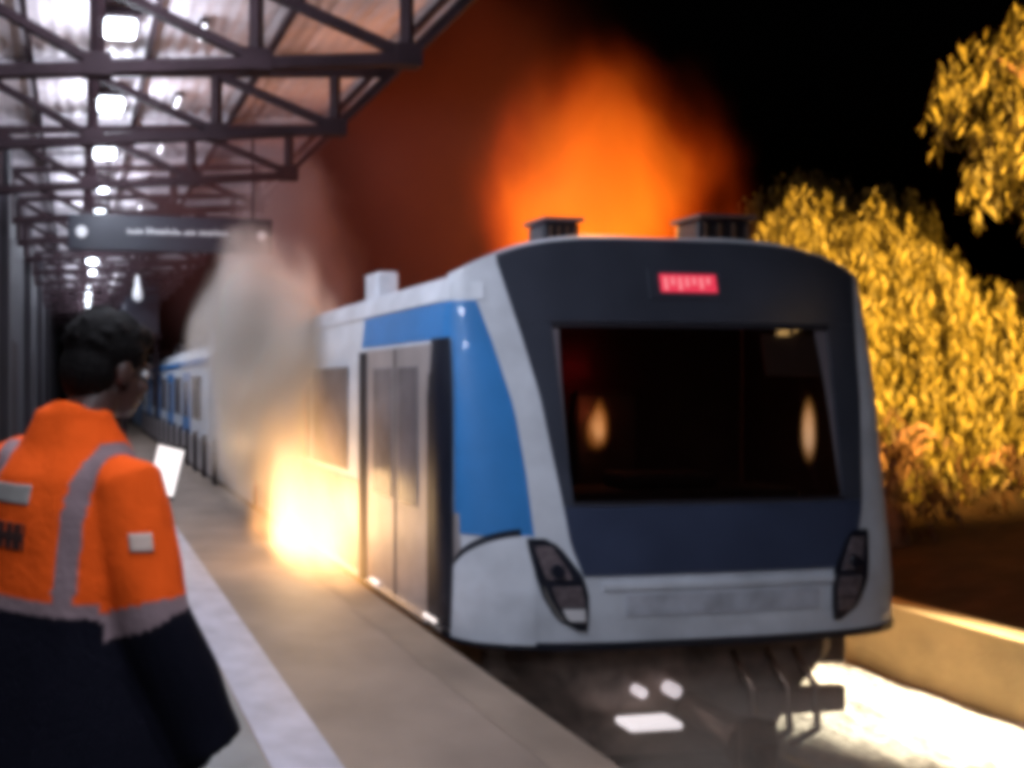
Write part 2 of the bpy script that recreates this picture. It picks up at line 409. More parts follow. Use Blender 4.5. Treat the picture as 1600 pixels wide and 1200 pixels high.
# shell with windscreen opening
WS = dict(z0=.84, z1=2.0)
qWL = lambda z: qX(lerp([(.84, 3.06), (2.0, 3.03)], z), z); qWR = lambda z: qX(lerp([(.84, 4.98), (2.0, 5.06)], z), z)
YD0, YD1 = 6.2, 5.0   # door opening
QL = -(YEND-5.0)
def shell():
    bm = bmesh.new()
    qs = [QL + (0-QL)*i/30 for i in range(30)]
    a, b = qX(3.06), qX(4.98)
    qs += [a*i/18 for i in range(18)] + [a+(b-a)*i/20 for i in range(20)] + [b+(Q-b)*i/18 for i in range(18)] + [Q + (YEND-5.0)*i/12 for i in range(13)]
    zs = [-.02, .12, .3, .45, .6, .84] + [.84+1.16*i/8 for i in range(1, 9)]
    G = []
    for z in zs: G.append([bm.verts.new(P(q, z)) for q in qs])
    for k in range(1, 5):
        G.append([bm.verts.new(P(q, 2.0+(ztopq(q)-2.0)*k/4)) for q in qs])
    # roof: shrink toward the centre line
    for k, (sh, up) in enumerate(((.06, .035), (.2, .07), (.5, .10), (.85, .12))):
        row = []
        for q in qs:
            p = P(q, ztopq(q)); x = XC+(p.x-XC)*(1-sh); y = p.y + (0 if p.y > 5.6 else sh*.5*(1 if 0 <= q <= Q else 0)); row.append(bm.verts.new((x, y, p.z+up*(1 if 1 else 0)*( .3+.7*abs(p.x-XC)/W0))))
        G.append(row)
    n0 = 5; n1 = 13
    for j in range(len(G)-1):
        for i in range(len(qs)-1):
            if n0 <= j < n1 and a-1e-6 <= qs[i] < b-1e-6: continue
            bm.faces.new((G[j][i], G[j][i+1], G[j+1][i+1], G[j+1][i]))
    T = G[-1]; h = len(T)//2
    for i in range(h-1):
        try: bm.faces.new((T[i], T[i+1], T[len(T)-2-i], T[len(T)-1-i]))
        except Exception: pass
    return bm
o = obj('body_shell', shell(), M['body'], tr, smooth=True)
try:
    o.data.set_sharp_from_angle(angle=R(50))
except Exception: pass
# dark front: upper cap, side strips and lower panel round the windscreen
mL = lambda z: qX(lerp([(.42, 3.08), (.6, 3.02), (.8, 3.0), (1.52, 2.91), (1.93, 2.82), (2.4, 2.70)], z), z)
mR = lambda z: qX(lerp([(.42, 4.95), (.6, 5.06), (.8, 5.14), (1.5, 5.26), (1.93, 5.30), (2.4, 5.36)], z), z)
patch('lower_front_panel', M['mask'], (.42, .835), mL, mR, .012, tr, nq=36, nz=6)
patch('upper_front_panel', M['masktop'], (2.005, 2.6), mL, mR, .012, tr, nq=36, nz=8, ztop=lambda q: ztopq(q)-.012)
patch('screen_surround', M['masktop'], (.837, 2.003), mL, lambda z: qWL(z)-.001, .012, tr, nq=5)
patch('screen_surround', M['masktop'], (.837, 2.003), lambda z: qWR(z)+.001, mR, .012, tr, nq=6)
patch('windscreen', M['glass'], (.842, 1.998), qWL, qWR, .006, tr, nq=30, th=.008)
patch('screen_seal', M['rubber'], (.842, .865), qWL, qWR, .018, tr, nq=30, nz=1)
patch('screen_seal', M['rubber'], (1.965, 1.998), qWL, qWR, .018, tr, nq=30, nz=1)
# cabin behind the glass
cb = bmesh.new(); bx(cb, 2.75, 5.47, 5.95, 5.99, .6, 2.3); bx(cb, 2.75, 5.15, 5.0, 5.95, .62, .68); bx(cb, 2.75, 5.15, 5.3, 5.95, 2.26, 2.29); bx(cb, 2.70, 2.74, 5.3, 5.95, .6, 2.28)
bx(cb, 5.48, 5.50, 5.02, 5.95, .6, 2.15)
obj('cabin_wall', cb, M['cabin'], tr)
b = bmesh.new(); bx(b, 3.1, 4.85, 4.78, 5.15, .68, .9); bx(b, 3.6, 4.3, 4.85, 5.1, .9, 1.0); obj('driver_desk', b, M['cabin'], tr, bevel=.03)
b = bmesh.new(); bx(b, 3.7, 4.2, 5.5, 5.62, .8, 1.55); bx(b, 3.7, 4.2, 5.3, 5.6, .72, .82); obj('driver_seat', b, M['cabin'], tr, bevel=.04)
patch('sun_blind', M['visor'], (1.66, 1.94), lambda z: qX(4.56, z), lambda z: qX(4.98, z), -.02, tr, nq=6, nz=4)
# red destination display
patch('display_housing', M['masktop'], (2.16, 2.37), lambda z: qX(3.74, z), lambda z: qX(4.3, z), .018, tr, nq=10, nz=3)
bm = bmesh.new(); r3 = random.Random(2)
dp = patch('destination_display', M['red'], (2.205, 2.325), lambda z: qX(3.82, z), lambda z: qX(4.23, z), .024, tr, nq=10, nz=3, th=.004)
# blue side wrap: from the door to the pillar
wL = lambda z: qX(lerp([(.62, 2.80), (1.04, 2.78), (1.44, 2.74), (1.85, 2.64), (2.19, 2.54)], z), z)
qBar = lambda z: qX(2.365+.02*z, z)
lp = mat('led_pale', (.5, .1, .1), .4, noise_amt=0, emis=(1, .26, .30), estr=.85)
for k, (hh) in enumerate((.08, .05, .08, .06, .045, .07, .04)):
    xx = 3.845+k*.052
    patch('led_bar', lp, (2.30-hh, 2.305), lambda z: qX(xx, z), lambda z: qX(xx+.026, z), .027, dp, nq=2, nz=2, th=.003)
patch('blue_side_panel', M['blue'], (.655, 2.14), qBar, wL, .006, tr, nq=14, nz=16)
patch('blue_header', M['blue'], (1.90, 2.14), lambda z: qY(6.45, z), lambda z: qBar(z)-.001, .006, tr, nq=60, nz=3)
patch('cantrail', M['body'], (2.15, 2.26), lambda z: QL+.02, lambda z: qX(2.6, z), .014, tr, nq=30, nz=3)
# white corner panel with arched top
def arcz(q):
    a, b = qX(2.37, .3), qX(2.79, .6); t = (q-a)/(b-a); t = min(max(t, 0), 1)
    return .36 + .30*math.sin(math.acos(max(-1, min(1, 1-t))) )
patch('corner_panel', M['body'], (.0, .66), qBar, lambda z: qX(2.78, z), .016, tr, nq=20, nz=10, ztop=arcz)
def arcz2(q): return arcz(q)+.045
patch('arch_trim', M['black'], (.3, .7), qBar, lambda z: qX(2.72, z), .010, tr, nq=20, nz=3, ztop=arcz2, zbot=lambda q: arcz(q)+.001)
patch('pale_infill', M['silver'], (.36, .78), lambda z: qBar(z)-.01, lambda z: qX(2.40, z), .008, tr, nq=6, nz=4)
# bumper band groove
patch('bumper_groove', mat('groove', (.55, .57, .64), .45), (.17, .30), lambda z: qX(3.35, z), lambda z: qX(4.7, z), .008, tr, nq=20, nz=3, th=.006)
patch('lower_trim', M['black'], (-.03, .015), lambda z: qY(4.9, z), lambda z: Q, .012, tr, nq=50, nz=1)
patch('bumper_lip', M['body'], (.335, .375), lambda z: qX(3.2, z), lambda z: qX(4.85, z), .014, tr, nq=30, nz=2)
# headlamp clusters
def lampcluster(side):
    sgn = 1 if side < 0 else -1
    def X(x): return x if side < 0 else 2*XC - x
    ol = [(.09, 3.04, 3.09), (.17, 2.90, 3.10), (.30, 2.82, 3.10), (.42, 2.785, 3.07), (.52, 2.765, 3.0), (.60, 2.75, 2.94), (.645, 2.75, 2.86)]
    A = [(z, a) for z, a, b in ol]; B_ = [(z, b) for z, a, b in ol]
    sh = 0 if side < 0 else .0
    def qa(z): return qX(X(lerp(A, z)), z)
    def qb(z): return qX(X(lerp(B_, z)), z)
    if side > 0: qa, qb = qb, qa
    hl = patch('headlight', M['black'], (.09, .645), qa, qb, .018, tr, nq=8, nz=16)
    def sub(name, m, z0, z1, fa, fb, off):
        def l(z): return qa(z)+(qb(z)-qa(z))*fa
        def r(z): return qa(z)+(qb(z)-qa(z))*fb
        s_ = patch(name, m, (z0, z1), l, r, off, hl, nq=6, nz=6, th=.006); return s_
    lo, hi = (.25, .88) if side < 0 else (.12, .75)
    sub('reflector', M['lampglass'], .235, .36, lo, hi, .026)
    sub('lens', M['lens'] if side < 0 else M['lampglass'], .15, .225, lo+.05, hi, .026)
    sub('indicator', M['lampglass'], .40, .60, .2, .75, .024)
    # round lamp
    q = (qa(.45)+qb(.45))/2; c = P(q, .45, .03); n = (P(q, .45, .04)-P(q, .45, .02)).normalized()
    bm = bmesh.new(); tube(bm, c-n*.01, c+n*.012, .045, .04, n=20); obj('round_lamp', bm, M['black'], hl)
    if side < 0:
        def l(z): return qa(z)+.012
        def r(z): return qa(z)+.034
        patch('chrome_trim', M['chrome'], (.16, .36), l, r, .027, hl, nq=2, nz=8, th=.006)
    return hl
a_ = lampcluster(-1); a_['label'] = 'slanted headlamp cluster with a bright lower lens'
a_ = lampcluster(1); a_['label'] = 'dull brown headlamp cluster, unlit'
# doors on the platform side
def sidebox(name, m, y0, y1, z0, z1, off0, off1, parent, bevel=.004):
    x = XC-W0
    return box(name, (x-off1, x-off0, y0, y1, z0, z1), m, parent, bevel)
def doorset(y0, y1, first):
    d = sidebox('door', M['silver'], y0+.03, y1-.03, .03, 1.87, .001, .02, tr)
    sidebox('door_glass', M['doorglass'], y0+.22, (y0+y1)/2-.06, .75, 1.72, .021, .026, d)
    sidebox('door_glass', M['doorglass'], (y0+y1)/2+.06, y1-.18, .75, 1.72, .021, .026, d)
    sidebox('door_seam', M['rubber'], (y0+y1)/2-.012, (y0+y1)/2+.012, .04, 1.86, .021, .024, d)
    sidebox('door_jamb', M['rubber'], y1-.03, y1+.13, .0, 1.86, .001, .03, tr)
    sidebox('door_jamb', M['black'], y0-.17, y0+.03, .0, 1.9, .001, .035, tr) if not first else None
    sidebox('door_sill', M['chrome'], y0+.05, y1-.05, -.005, .03, .001, .05, tr)
# first door
doorset(5.02, 6.25, True)
patch('door_jamb', M['black'], (.04, 1.90), lambda z: qY(5.07, z), qBar, .03, tr, nq=6, nz=14)
bm = bmesh.new(); bx(bm, 2.30, 2.333, 4.93, 5.10, .045, .065); obj('step_light', bm, M['stepl'], tr)
bm = bmesh.new(); bx(bm, 2.30, 2.333, 5.95, 6.10, .045, .06); obj('step_light', bm, M['stepl'], tr)
doorset(9.0, 10.25, False)
sidebox('side_window', M['doorglass'], 6.72, 7.75, .85, 1.75, .001, .012, tr, .002)
sidebox('side_window', M['doorglass'], 7.85, 8.7, .85, 1.75, .001, .012, tr, .002)
sidebox('side_window', M['doorglass'], 10.7, 12.9, .85, 1.75, .001, .012, tr, .002)
sidebox('grey_side_panel', M['silver'], 6.4, 8.8, .04, .8, .001, .008, tr)
# end wall, roof equipment
box('end_wall', (2.45, 5.45, YEND, YEND+.04, -.02, 2.35), M['black'], tr)
def roofunit(x0, x1, y0, y1, zt):
    u = box('roof_unit', (x0, x1, y0, y1, 2.5, zt), M['black'], tr, .03)
    box('roof_unit_lid', (x0-.02, x1+.02, y0-.03, y1+.03, zt+.001, zt+.035), M['roofm'], u, .015)
    for k in range(4):
        xx = x0+.05+(x1-x0-.1)*k/3
        box('louvre', (xx-.012, xx+.012, y0-.015, y0-.001, 2.58, zt-.03), M['dullm'], u)
roofunit(3.50, 3.80, 5.62, 5.85, 2.83)
roofunit(4.80, 5.27, 5.62, 5.88, 2.89)
u = box('roof_vent', (2.52, 2.72, 6.5, 6.8, 2.28, 2.56), M['body'], tr, .03)
# underframe and coupler seen below the bumper
bm = bmesh.new(); bx(bm, 2.6, 5.3, 4.86, 13, -.35, -.02); obj('underframe', bm, M['under'], tr, bevel=.04)
bm = bmesh.new()
rings = []
for (x0, x1, y, z) in ((2.62, 5.3, 4.7, -.02), (2.66, 5.26, 4.68, -.22), (2.85, 5.05, 4.72, -.5), (3.0, 4.9, 4.8, -.85)):
    rings.append([Vector((x0, y+.25, z)), Vector((x0+.35, y, z)), Vector((x1-.35, y, z)), Vector((x1, y+.25, z)), Vector((x1, y+.7, z)), Vector((x0, y+.7, z))])
loft(bm, rings); obj('front_skirt', bm, M['under'], tr, bevel=.02)
bm = bmesh.new(); bx(bm, 3.38, 3.74, 4.5, 4.66, -.555, -.505); obj('glint_bar', bm, mat('glint', (.8,.8,.8), .3, noise_amt=0, emis=(1,.88,.88), estr=.9), tr, bevel=.02)  # glowing bar painting a white glint below the bumper, not a working lamp
bm = bmesh.new(); tube(bm, (3.98, 4.3, -.55), (3.98, 4.9, -.5), .11, .09, n=16); tube(bm, (3.98, 4.24, -.55), (3.98, 4.31, -.55), .17, .15, n=20)
cp = obj('coupler', bm, M['dullm'], tr)
bm = bmesh.new(); bx(bm, 3.85, 4.11, 4.20, 4.26, -.72, -.40); bx(bm, 3.92, 4.04, 4.12, 4.2, -.62, -.5); obj('coupler_head', bm, M['dullm'], cp, bevel=.02)
for x in (3.55, 3.78): 
    bm = bmesh.new(); tube(bm, (x, 4.62, -.36), (x, 4.69, -.36), .035 if x < 3.6 else .045, n=14); obj('glint_disc', bm, mat('glint_round', (.8,.8,.8), .3, noise_amt=0, emis=(1,.85,.88), estr=.6), tr)  # emissive discs in place of smaller glints beside the coupler
for x in (4.25, 4.5, 4.7):
    bm = bmesh.new(); curvetube(bm, [(x, 4.7, -.15), (x+.02, 4.55, -.35), (x-.02, 4.5, -.6), (x-.1, 4.62, -.75)], [.022]*4, 8); obj('hose', bm, M['dullm'], tr, smooth=True)
bm = bmesh.new(); bx(bm, 4.35, 5.0, 4.60, 4.66, -.55, -.38); obj('step_plate', bm, M['dullm'], tr, bevel=.01)
for y in (6.6, 8.6, 11.2):
    for x in (3.2, 4.64):
        bm = bmesh.new(); tube(bm, (x-.06, y, -.46), (x+.06, y, -.46), .40, n=28); obj('wheel', bm, M['dullm'], tr)

# following coaches
def coach(y0, y1, label):
    t = thing('train_coach', label, 'train coach', (XC, (y0+y1)/2, -1), 'coaches coupled behind the driving car')
    bm = bmesh.new(); rings = []
    for y in (y0, y1):
        pr = []
        prof = [(1.6, -.02), (1.6, 1.6), (1.56, 2.1), (1.42, 2.32), (1.0, 2.5), (.4, 2.58)]
        pr = [Vector((XC-a, y, z)) for a, z in prof] + [Vector((XC+a, y, z)) for a, z in prof[::-1]]
        rings.append(pr)
    loft(bm, rings); obj('body_shell', bm, M['body'], t, bevel=.03)
    x = 2.344
    n = int((y1-y0)//3)
    for k in range(n):
        y = y0+.8+k*3
        box('side_window', (x-.004, x+.01, y, y+1.3, .9, 1.75), M['doorglass'], t)
        d = box('door', (x-.012, x+.01, y+1.5, y+2.6, .05, 1.85), M['blue'], t, .004)
        box('door_window', (x-.02, x-.0125, y+1.7, y+2.4, .9, 1.65), M['doorglass'], d)
    box('cantrail', (x-.008, x+.06, y0+.02, y1-.02, 1.98, 2.1), M['blue'], t, .003)
    for k in range(3): box('roof_unit', (3.0, 4.9, y0+1+k*4, y0+3+k*4, 2.5, 2.78), M['roofm'], t, .03)
    box('edge_vent', (2.55, 2.8, y0+.5, y0+1.0, 2.3, 2.62), M['body'], t, .03)
    box('underframe', (2.6, 5.3, y0+.2, y1-.2, -.6, -.03), M['under'], t)
coach(14.3, 26.5, 'coach coupled behind the driving car, seen grey-blue beyond the smoke')
coach(27.2, 39.5, 'last coach of the train, far down the platform')

# ------------------------------------------------------------------ fire and smoke
def volmat(name, emcol, emstr, dens, scol, absorb, nscale=2.2, ndet=4, thr=0, contrast=1.6, stretch=(1, 1, .5), hot=None, falloff=1.0, lean=(0, 0), taper=0, seed=0., ndisp=.5, zdim=0, zdens=0):
    """density = soft ellipsoid falloff minus noise; emission follows density, hotter in the core"""
    m = bpy.data.materials.new(name); m.use_nodes = True; n = m.node_tree; n.nodes.clear(); ln = n.links.new
    out = n.nodes.new('ShaderNodeOutputMaterial'); pv = n.nodes.new('ShaderNodeVolumePrincipled'); ln(pv.outputs[0], out.inputs['Volume'])
    tc = n.nodes.new('ShaderNodeTexCoord')
    def mth(op, a, b=None, c=None, clamp=False):
        q = n.nodes.new('ShaderNodeMath'); q.operation = op; q.use_clamp = clamp
        for i, v in enumerate((a, b, c)):
            if v is None: continue
            if isinstance(v, (int, float)): q.inputs[i].default_value = v
            else: ln(v, q.inputs[i])
        return q.outputs[0]
    sx = n.nodes.new('ShaderNodeSeparateXYZ'); ln(tc.outputs['Object'], sx.inputs[0]); x, y, z = sx.outputs
    h = mth('MULTIPLY_ADD', z, .5, .5)
    xs = mth('SUBTRACT', x, mth('MULTIPLY', h, lean[0])); ys = mth('SUBTRACT', y, mth('MULTIPLY', h, lean[1]))
    if taper:
        k = mth('SUBTRACT', 1.0, mth('MULTIPLY', h, taper)); xs = mth('DIVIDE', xs, k); ys = mth('DIVIDE', ys, k)
    cb_ = n.nodes.new('ShaderNodeCombineXYZ'); ln(xs, cb_.inputs[0]); ln(ys, cb_.inputs[1]); ln(z, cb_.inputs[2])
    ln_ = n.nodes.new('ShaderNodeVectorMath'); ln_.operation = 'LENGTH'; ln(cb_.outputs[0], ln_.inputs[0])
    mp = n.nodes.new('ShaderNodeMapping'); mp.inputs['Scale'].default_value = stretch; mp.inputs['Location'].default_value = (seed, seed*.7, seed*1.3)
    ln(tc.outputs['Object'], mp.inputs[0])
    nz = n.nodes.new('ShaderNodeTexNoise'); nz.inputs['Scale'].default_value = nscale; nz.inputs['Detail'].default_value = ndet; nz.inputs['Distortion'].default_value = .3
    ln(mp.outputs[0], nz.inputs['Vector'])
    fall = mth('SUBTRACT', 1.0, ln_.outputs['Value'])                       # 1 at core, 0 at edge
    v = mth('ADD', mth('MULTIPLY', fall, falloff), mth('MULTIPLY', mth('SUBTRACT', nz.outputs['Fac'], .5), ndisp*2))
    if thr: v = mth('SUBTRACT', v, thr)
    edge = mth('MULTIPLY', mth('SUBTRACT', 1.0, ln_.outputs['Value'], clamp=True), 4.0, clamp=True)
    v = mth('MULTIPLY', mth('MULTIPLY', v, contrast, clamp=True), edge)
    v = mth('MULTIPLY', v, v)
    dv = mth('MULTIPLY', v, mth('SUBTRACT', 1.0, mth('MULTIPLY', h, zdens))) if zdens else v
    ln(mth('MULTIPLY', dv, dens), pv.inputs['Density'])
    pv.inputs['Color'].default_value = scol + (1,); pv.inputs['Absorption Color'].default_value = absorb + (1,)
    if emstr:
        e = mth('MULTIPLY', v, emstr)
        if zdim: e = mth('MULTIPLY', e, mth('POWER', mth('SUBTRACT', 1.02, h, clamp=True), zdim))
        ln(e, pv.inputs['Emission Strength'])
        r = n.nodes.new('ShaderNodeValToRGB'); r.color_ramp.elements[0].color = emcol + (1,); r.color_ramp.elements[1].color = (hot or emcol) + (1,)
        r.color_ramp.elements[0].position = .1; r.color_ramp.elements[1].position = .9
        ln(mth('MULTIPLY', v, mth('SUBTRACT', 1.25, h), clamp=True), r.inputs[0]); ln(r.outputs[0], pv.inputs['Emission Color'])
    return m
def cloud(name, label, cat, loc, rad, m, rot=(0, 0, 0)):
    bm = bmesh.new(); bmesh.ops.create_icosphere(bm, subdivisions=4, radius=1)
    o = obj(name, bm, m); o.location = loc; o.scale = rad; o.rotation_euler = rot
    return tag(o, label, cat)
def plight(x, y, z, e, col, r=.2):
    ld = bpy.data.lights.new('fire_and_glow_light', 'POINT'); ld.energy = e; ld.color = col; ld.shadow_soft_size = r
    lo = bpy.data.objects.new('fire_and_glow_light', ld); C.objects.link(lo); lo.location = (x, y, z)

cloud('fire', 'white-yellow fire blazing between the platform edge and the train side', 'fire', (2.06, 7.25, .38), (.50, 2.1, 1.75),
      volmat('fire_side', (1, .42, .10), 6.5, .5, (.5, .4, .3), (.5, .3, .2), nscale=1.9, hot=(1, .74, .38), contrast=1.6, taper=.2, zdim=1.7, ndisp=.55, seed=5, stretch=(1, 1.3, .45)))
plight(2.0, 6.9, .5, 34, (1, .62, .28), .35)
plight(1.98, 8.7, 1.0, 95, (1, .62, .34), .3)
cloud('smoke', 'pale beige smoke billowing up from the fire at the platform edge', 'smoke', (2.28, 8.5, 1.75), (1.3, 1.7, 2.1),
      volmat('smoke_pale', (.5, .36, .26), .34, 9, (.93, .86, .78), (.4, .3, .3), nscale=2.0, ndet=6, contrast=1.5, lean=(-.3, 0), falloff=2.0, thr=.5, ndisp=1.15, seed=9, stretch=(1, 1, .8), zdim=.6, zdens=.35))  # faint emission puts scattered firelight into the smoke itself
cloud('smoke', 'thin grey smoke rising off the pale plume between the sign and the train roof', 'smoke', (2.75, 10.4, 3.5), (1.5, 1.4, 1.9),
      volmat('smoke_grey', (.2, .1, .1), 0, 2.0, (.42, .36, .36), (.4, .3, .3), nscale=1.8, ndet=6, contrast=1.5, falloff=1.8, thr=.4, ndisp=1.0, seed=21, stretch=(1, 1, .8)))
cloud('fire', 'orange fire glowing above the roof of the driving car', 'fire', (5.45, 7.6, 3.15), (1.9, 1.4, 2.6),
      volmat('fire_roof', (1, .075, .002), 2.5, .12, (.4, .2, .1), (.5, .2, .1), nscale=2.2, ndet=5, hot=(1, .215, .008), contrast=1.5, lean=(-.12, 0), zdim=1.4, falloff=1.8, thr=.35, ndisp=1.1, seed=4, stretch=(1, 1, .6)))
plight(4.8, 7.0, 3.2, 130, (1, .36, .07), .5)
plight(5.6, 8.6, 3.8, 200, (1, .34, .06), .5)
cloud('smoke', 'dark reddish smoke drifting left above the train towards the canopy', 'smoke', (3.9, 9.2, 3.9), (4.3, 1.7, 3.9),
      volmat('smoke_dark', (.30, .030, .008), .075, .5, (.085, .05, .048), (.3, .2, .2), nscale=2.2, ndet=5, contrast=1.7, ndisp=.75, seed=11, stretch=(1, 1, .8)))  # dull red emission paints the firelight caught in this smoke
cloud('reflection_glow', 'small orange glow standing for a fire reflection in the left of the windscreen', 'reflection_glow', (3.73, 5.35, 1.30), (.13, .12, .24),
      volmat('cab_reflection', (1, .35, .05), 22, .2, (.5, .3, .2), (.5, .3, .2), nscale=2.0, hot=(1, .6, .25), contrast=1.5, taper=.5, lean=(.3, 0), ndisp=.6, seed=1))  # glowing volume inside the cab, in place of a fire reflection on the glass
cloud('reflection_glow', 'narrow pale glow standing for a lamp reflection in the right of the windscreen', 'reflection_glow', (5.11, 4.98, 1.28), (.06, .07, .30),
      volmat('cab_reflection_thin', (1, .5, .12), 26, .2, (.5, .3, .2), (.5, .3, .2), nscale=1.4, hot=(1, .7, .4), contrast=1.8, taper=.2, ndisp=.2, seed=3))  # thin emissive volume added behind the glass to paint a lamp reflection
plight(3.73, 5.4, 1.40, 1.6, (1, .22, .08), .03)  # lamp added to spread the left cab glow
plight(3.95, 5.78, 1.72, 1.6, (1, .03, .04), .05)  # red lamp added to tint the cab wall, no fire burns here
plight(5.11, 5.0, 1.3, .35, (1, .5, .2), .02)  # weak lamp added for the right-hand reflection glow

cloud('smoke', 'low warm brown smoke drifting under the nose of the train', 'smoke', (4.3, 4.25, -.62), (1.7, .75, .62),
      volmat('smoke_low', (.3, .1, .05), 0, 1.3, (.75, .62, .52), (.4, .3, .3), nscale=1.8, contrast=1.6, ndisp=.6, seed=31, stretch=(1.4, 1, .8)))

# ------------------------------------------------------------------ floodlight lighting the ground and trees (stands just outside the frame)
fl = thing('flood_lamp_post', 'tall floodlight post beside the low wall', 'street lamp', (8.0, 2.2, -.5))
bm = bmesh.new(); tube(bm, (8.0, 2.2, -.6), (8.0, 2.2, 3.15), .07, .045, n=12); obj('pole', bm, M['steel'], fl)
box('lamp_head', (7.8, 8.2, 2.0, 2.45, 3.15, 3.27), M['steel'], fl, .02)
box('lens', (7.84, 8.16, 2.05, 2.4, 3.12, 3.148), mat('sodium_lens', (.9, .8, .6), .4, noise_amt=0, emis=(1, .6, .2), estr=8), fl)
def spot(loc, tgt, e, col, ang, blend, r=.12):
    ld = bpy.data.lights.new('flood', 'SPOT'); ld.energy = e; ld.color = col; ld.spot_size = R(ang); ld.spot_blend = blend; ld.shadow_soft_size = r
    lo = bpy.data.objects.new('flood', ld); C.objects.link(lo); lo.location = loc
    lo.rotation_euler = (Vector(tgt)-Vector(loc)).to_track_quat('-Z', 'Y').to_euler()
spot((7.9, 2.25, 3.08), (6.5, 5.9, -1.1), 23000, (1, .84, .58), 27, 1.0)
spot((8.1, 2.3, 3.08), (11.2, 10.5, 3.5), 32000, (1, .52, .09), 62, .5)

# ------------------------------------------------------------------ trees
def willow(base, h, crown_c, crown_r, nstr, label, seed, lm='leaf', leafL=.2, drop=(.6, 1.6)):
    rr = random.Random(seed)
    t = thing('tree', label, 'tree', base, 'floodlit trees beyond the low wall')
    bm = bmesh.new(); B = Vector(base); Cc = Vector(crown_c)
    top = Vector((Cc.x, Cc.y, Cc.z+crown_r[2]*.3))
    mid = B.lerp(top, .5)+Vector((rr.uniform(-.2, .2), rr.uniform(-.2, .2), 0))
    curvetube(bm, [B-Vector((0,0,.2)), B.lerp(mid, .5), mid, mid.lerp(top, .6), top], [.19, .15, .12, .08, .03], 10)
    for k in range(9):
        a = rr.uniform(0, 6.28); s_ = B.lerp(top, rr.uniform(.35, .85))
        e = Cc+Vector((math.cos(a)*crown_r[0]*.75, math.sin(a)*crown_r[1]*.75, rr.uniform(-.1, .6)*crown_r[2]))
        curvetube(bm, [s_, s_.lerp(e, .4)+Vector((0, 0, .25)), s_.lerp(e, .75)+Vector((0, 0, .2)), e], [.06, .045, .03, .012], 7)
    obj('trunk', bm, M['bark'], t, smooth=True)
    verts = []; faces = []
    for k in range(nstr):
        # point in the crown, more towards the shell
        while True:
            p = Vector((rr.uniform(-1, 1), rr.uniform(-1, 1), rr.uniform(-1, 1)))
            if .15 < p.length < 1: break
        p = p.normalized()*p.length**.45
        nn = noise.noise(Vector((p.x*2.2+seed, p.y*2.2, p.z*2.2)))
        if nn < -.12: continue
        s_ = 1+.25*noise.noise(p*1.6+Vector((seed, 0, 0)))
        c0 = Cc+Vector((p.x*crown_r[0]*s_, p.y*crown_r[1]*s_, p.z*crown_r[2]*s_))
        ln_ = rr.uniform(*drop); n = int(ln_/.042)
        out = Vector((p.x, p.y, 0)); sway = rr.uniform(.0, .25)
        for i in range(n):
            f = i/n; c = c0+out*sway*math.sin(f*1.5)+Vector((rr.gauss(0, .03), rr.gauss(0, .03), -ln_*f))
            if c.z < B.z-.1: break
            a = rr.uniform(0, 6.28); tilt = rr.uniform(.08, .62)
            d = Vector((math.cos(a)*math.sin(tilt), math.sin(a)*math.sin(tilt), -math.cos(tilt)))
            u = d.cross(Vector((rr.uniform(-1,1), rr.uniform(-1,1), rr.uniform(-.3,.3)))).normalized()
            l = leafL*rr.uniform(.6, 1.2); ww = l*.085
            k0 = len(verts); verts += [c, c+d*l*.45+u*ww, c+d*l, c+d*l*.45-u*ww]; faces.append((k0, k0+1, k0+2, k0+3))
    me = bpy.data.meshes.new('crown'); me.from_pydata([tuple(v) for v in verts], [], faces); me.materials.append(M[lm])
    o = bpy.data.objects.new('crown', me); C.objects.link(o); o.parent = t; o.matrix_parent_inverse = Matrix.Translation(t.location).inverted()
    return t
willow((10.6, 10.2, 0), 4, (10.4, 10.0, 2.55), (1.75, 1.6, 1.75), 1900, 'golden tree directly right of the train roof corner', 1)
willow((11.9, 9.4, 0), 4, (11.75, 9.0, 2.0), (1.3, 1.2, 1.2), 1300, 'golden tree at the right edge, lower than its neighbour beside the train', 2)
willow((11.2, 7.0, 0), 6, (10.85, 7.2, 5.0), (1.0, 1.1, 1.2), 650, 'tall tree whose bright leaves hang into the top right corner', 3, leafL=.2, drop=(.3, .9))
willow((14.8, 14.5, 0), 4, (15.0, 14.2, 3.9), (2.3, 1.6, 2.0), 1500, 'orange-lit tree behind the train roof, farthest of the trees', 4)
willow((9.2, 7.9, -.2), 2, (9.3, 8.1, .7), (.6, .7, .7), 120, 'small reddish shrub with bare branches low behind the wall', 5, lm='leaf_pink', drop=(.2, .5))
willow((11.4, 8.2, 0), 2, (11.3, 8.2, .6), (.9, .8, .5), 120, 'dim low bush under the right-hand tree', 6, lm='leaf_pink', drop=(.2, .5))

# ------------------------------------------------------------------ the person
def remesh(name, bm, vox, sm=4, mats=None, parent=None, fac=.5):
    me = bpy.data.meshes.new(name); bmesh.ops.recalc_face_normals(bm, faces=bm.faces); bm.to_mesh(me); bm.free()
    tmp = bpy.data.objects.new('tmp', me); C.objects.link(tmp)
    r = tmp.modifiers.new('r', 'REMESH'); r.mode = 'VOXEL'; r.voxel_size = vox
    if sm: s_ = tmp.modifiers.new('s', 'SMOOTH'); s_.iterations = sm; s_.factor = fac
    dg = bpy.context.evaluated_depsgraph_get(); dg.update()
    ne = bpy.data.meshes.new_from_object(tmp.evaluated_get(dg)); ne.name = name
    bpy.data.objects.remove(tmp)
    for p in ne.polygons: p.use_smooth = True
    ne.materials.clear(); 
    for m_ in (mats if isinstance(mats, (list, tuple)) else [mats]): ne.materials.append(m_)
    o = bpy.data.objects.new(name, ne); C.objects.link(o)
    if parent: o.parent = parent
    return o
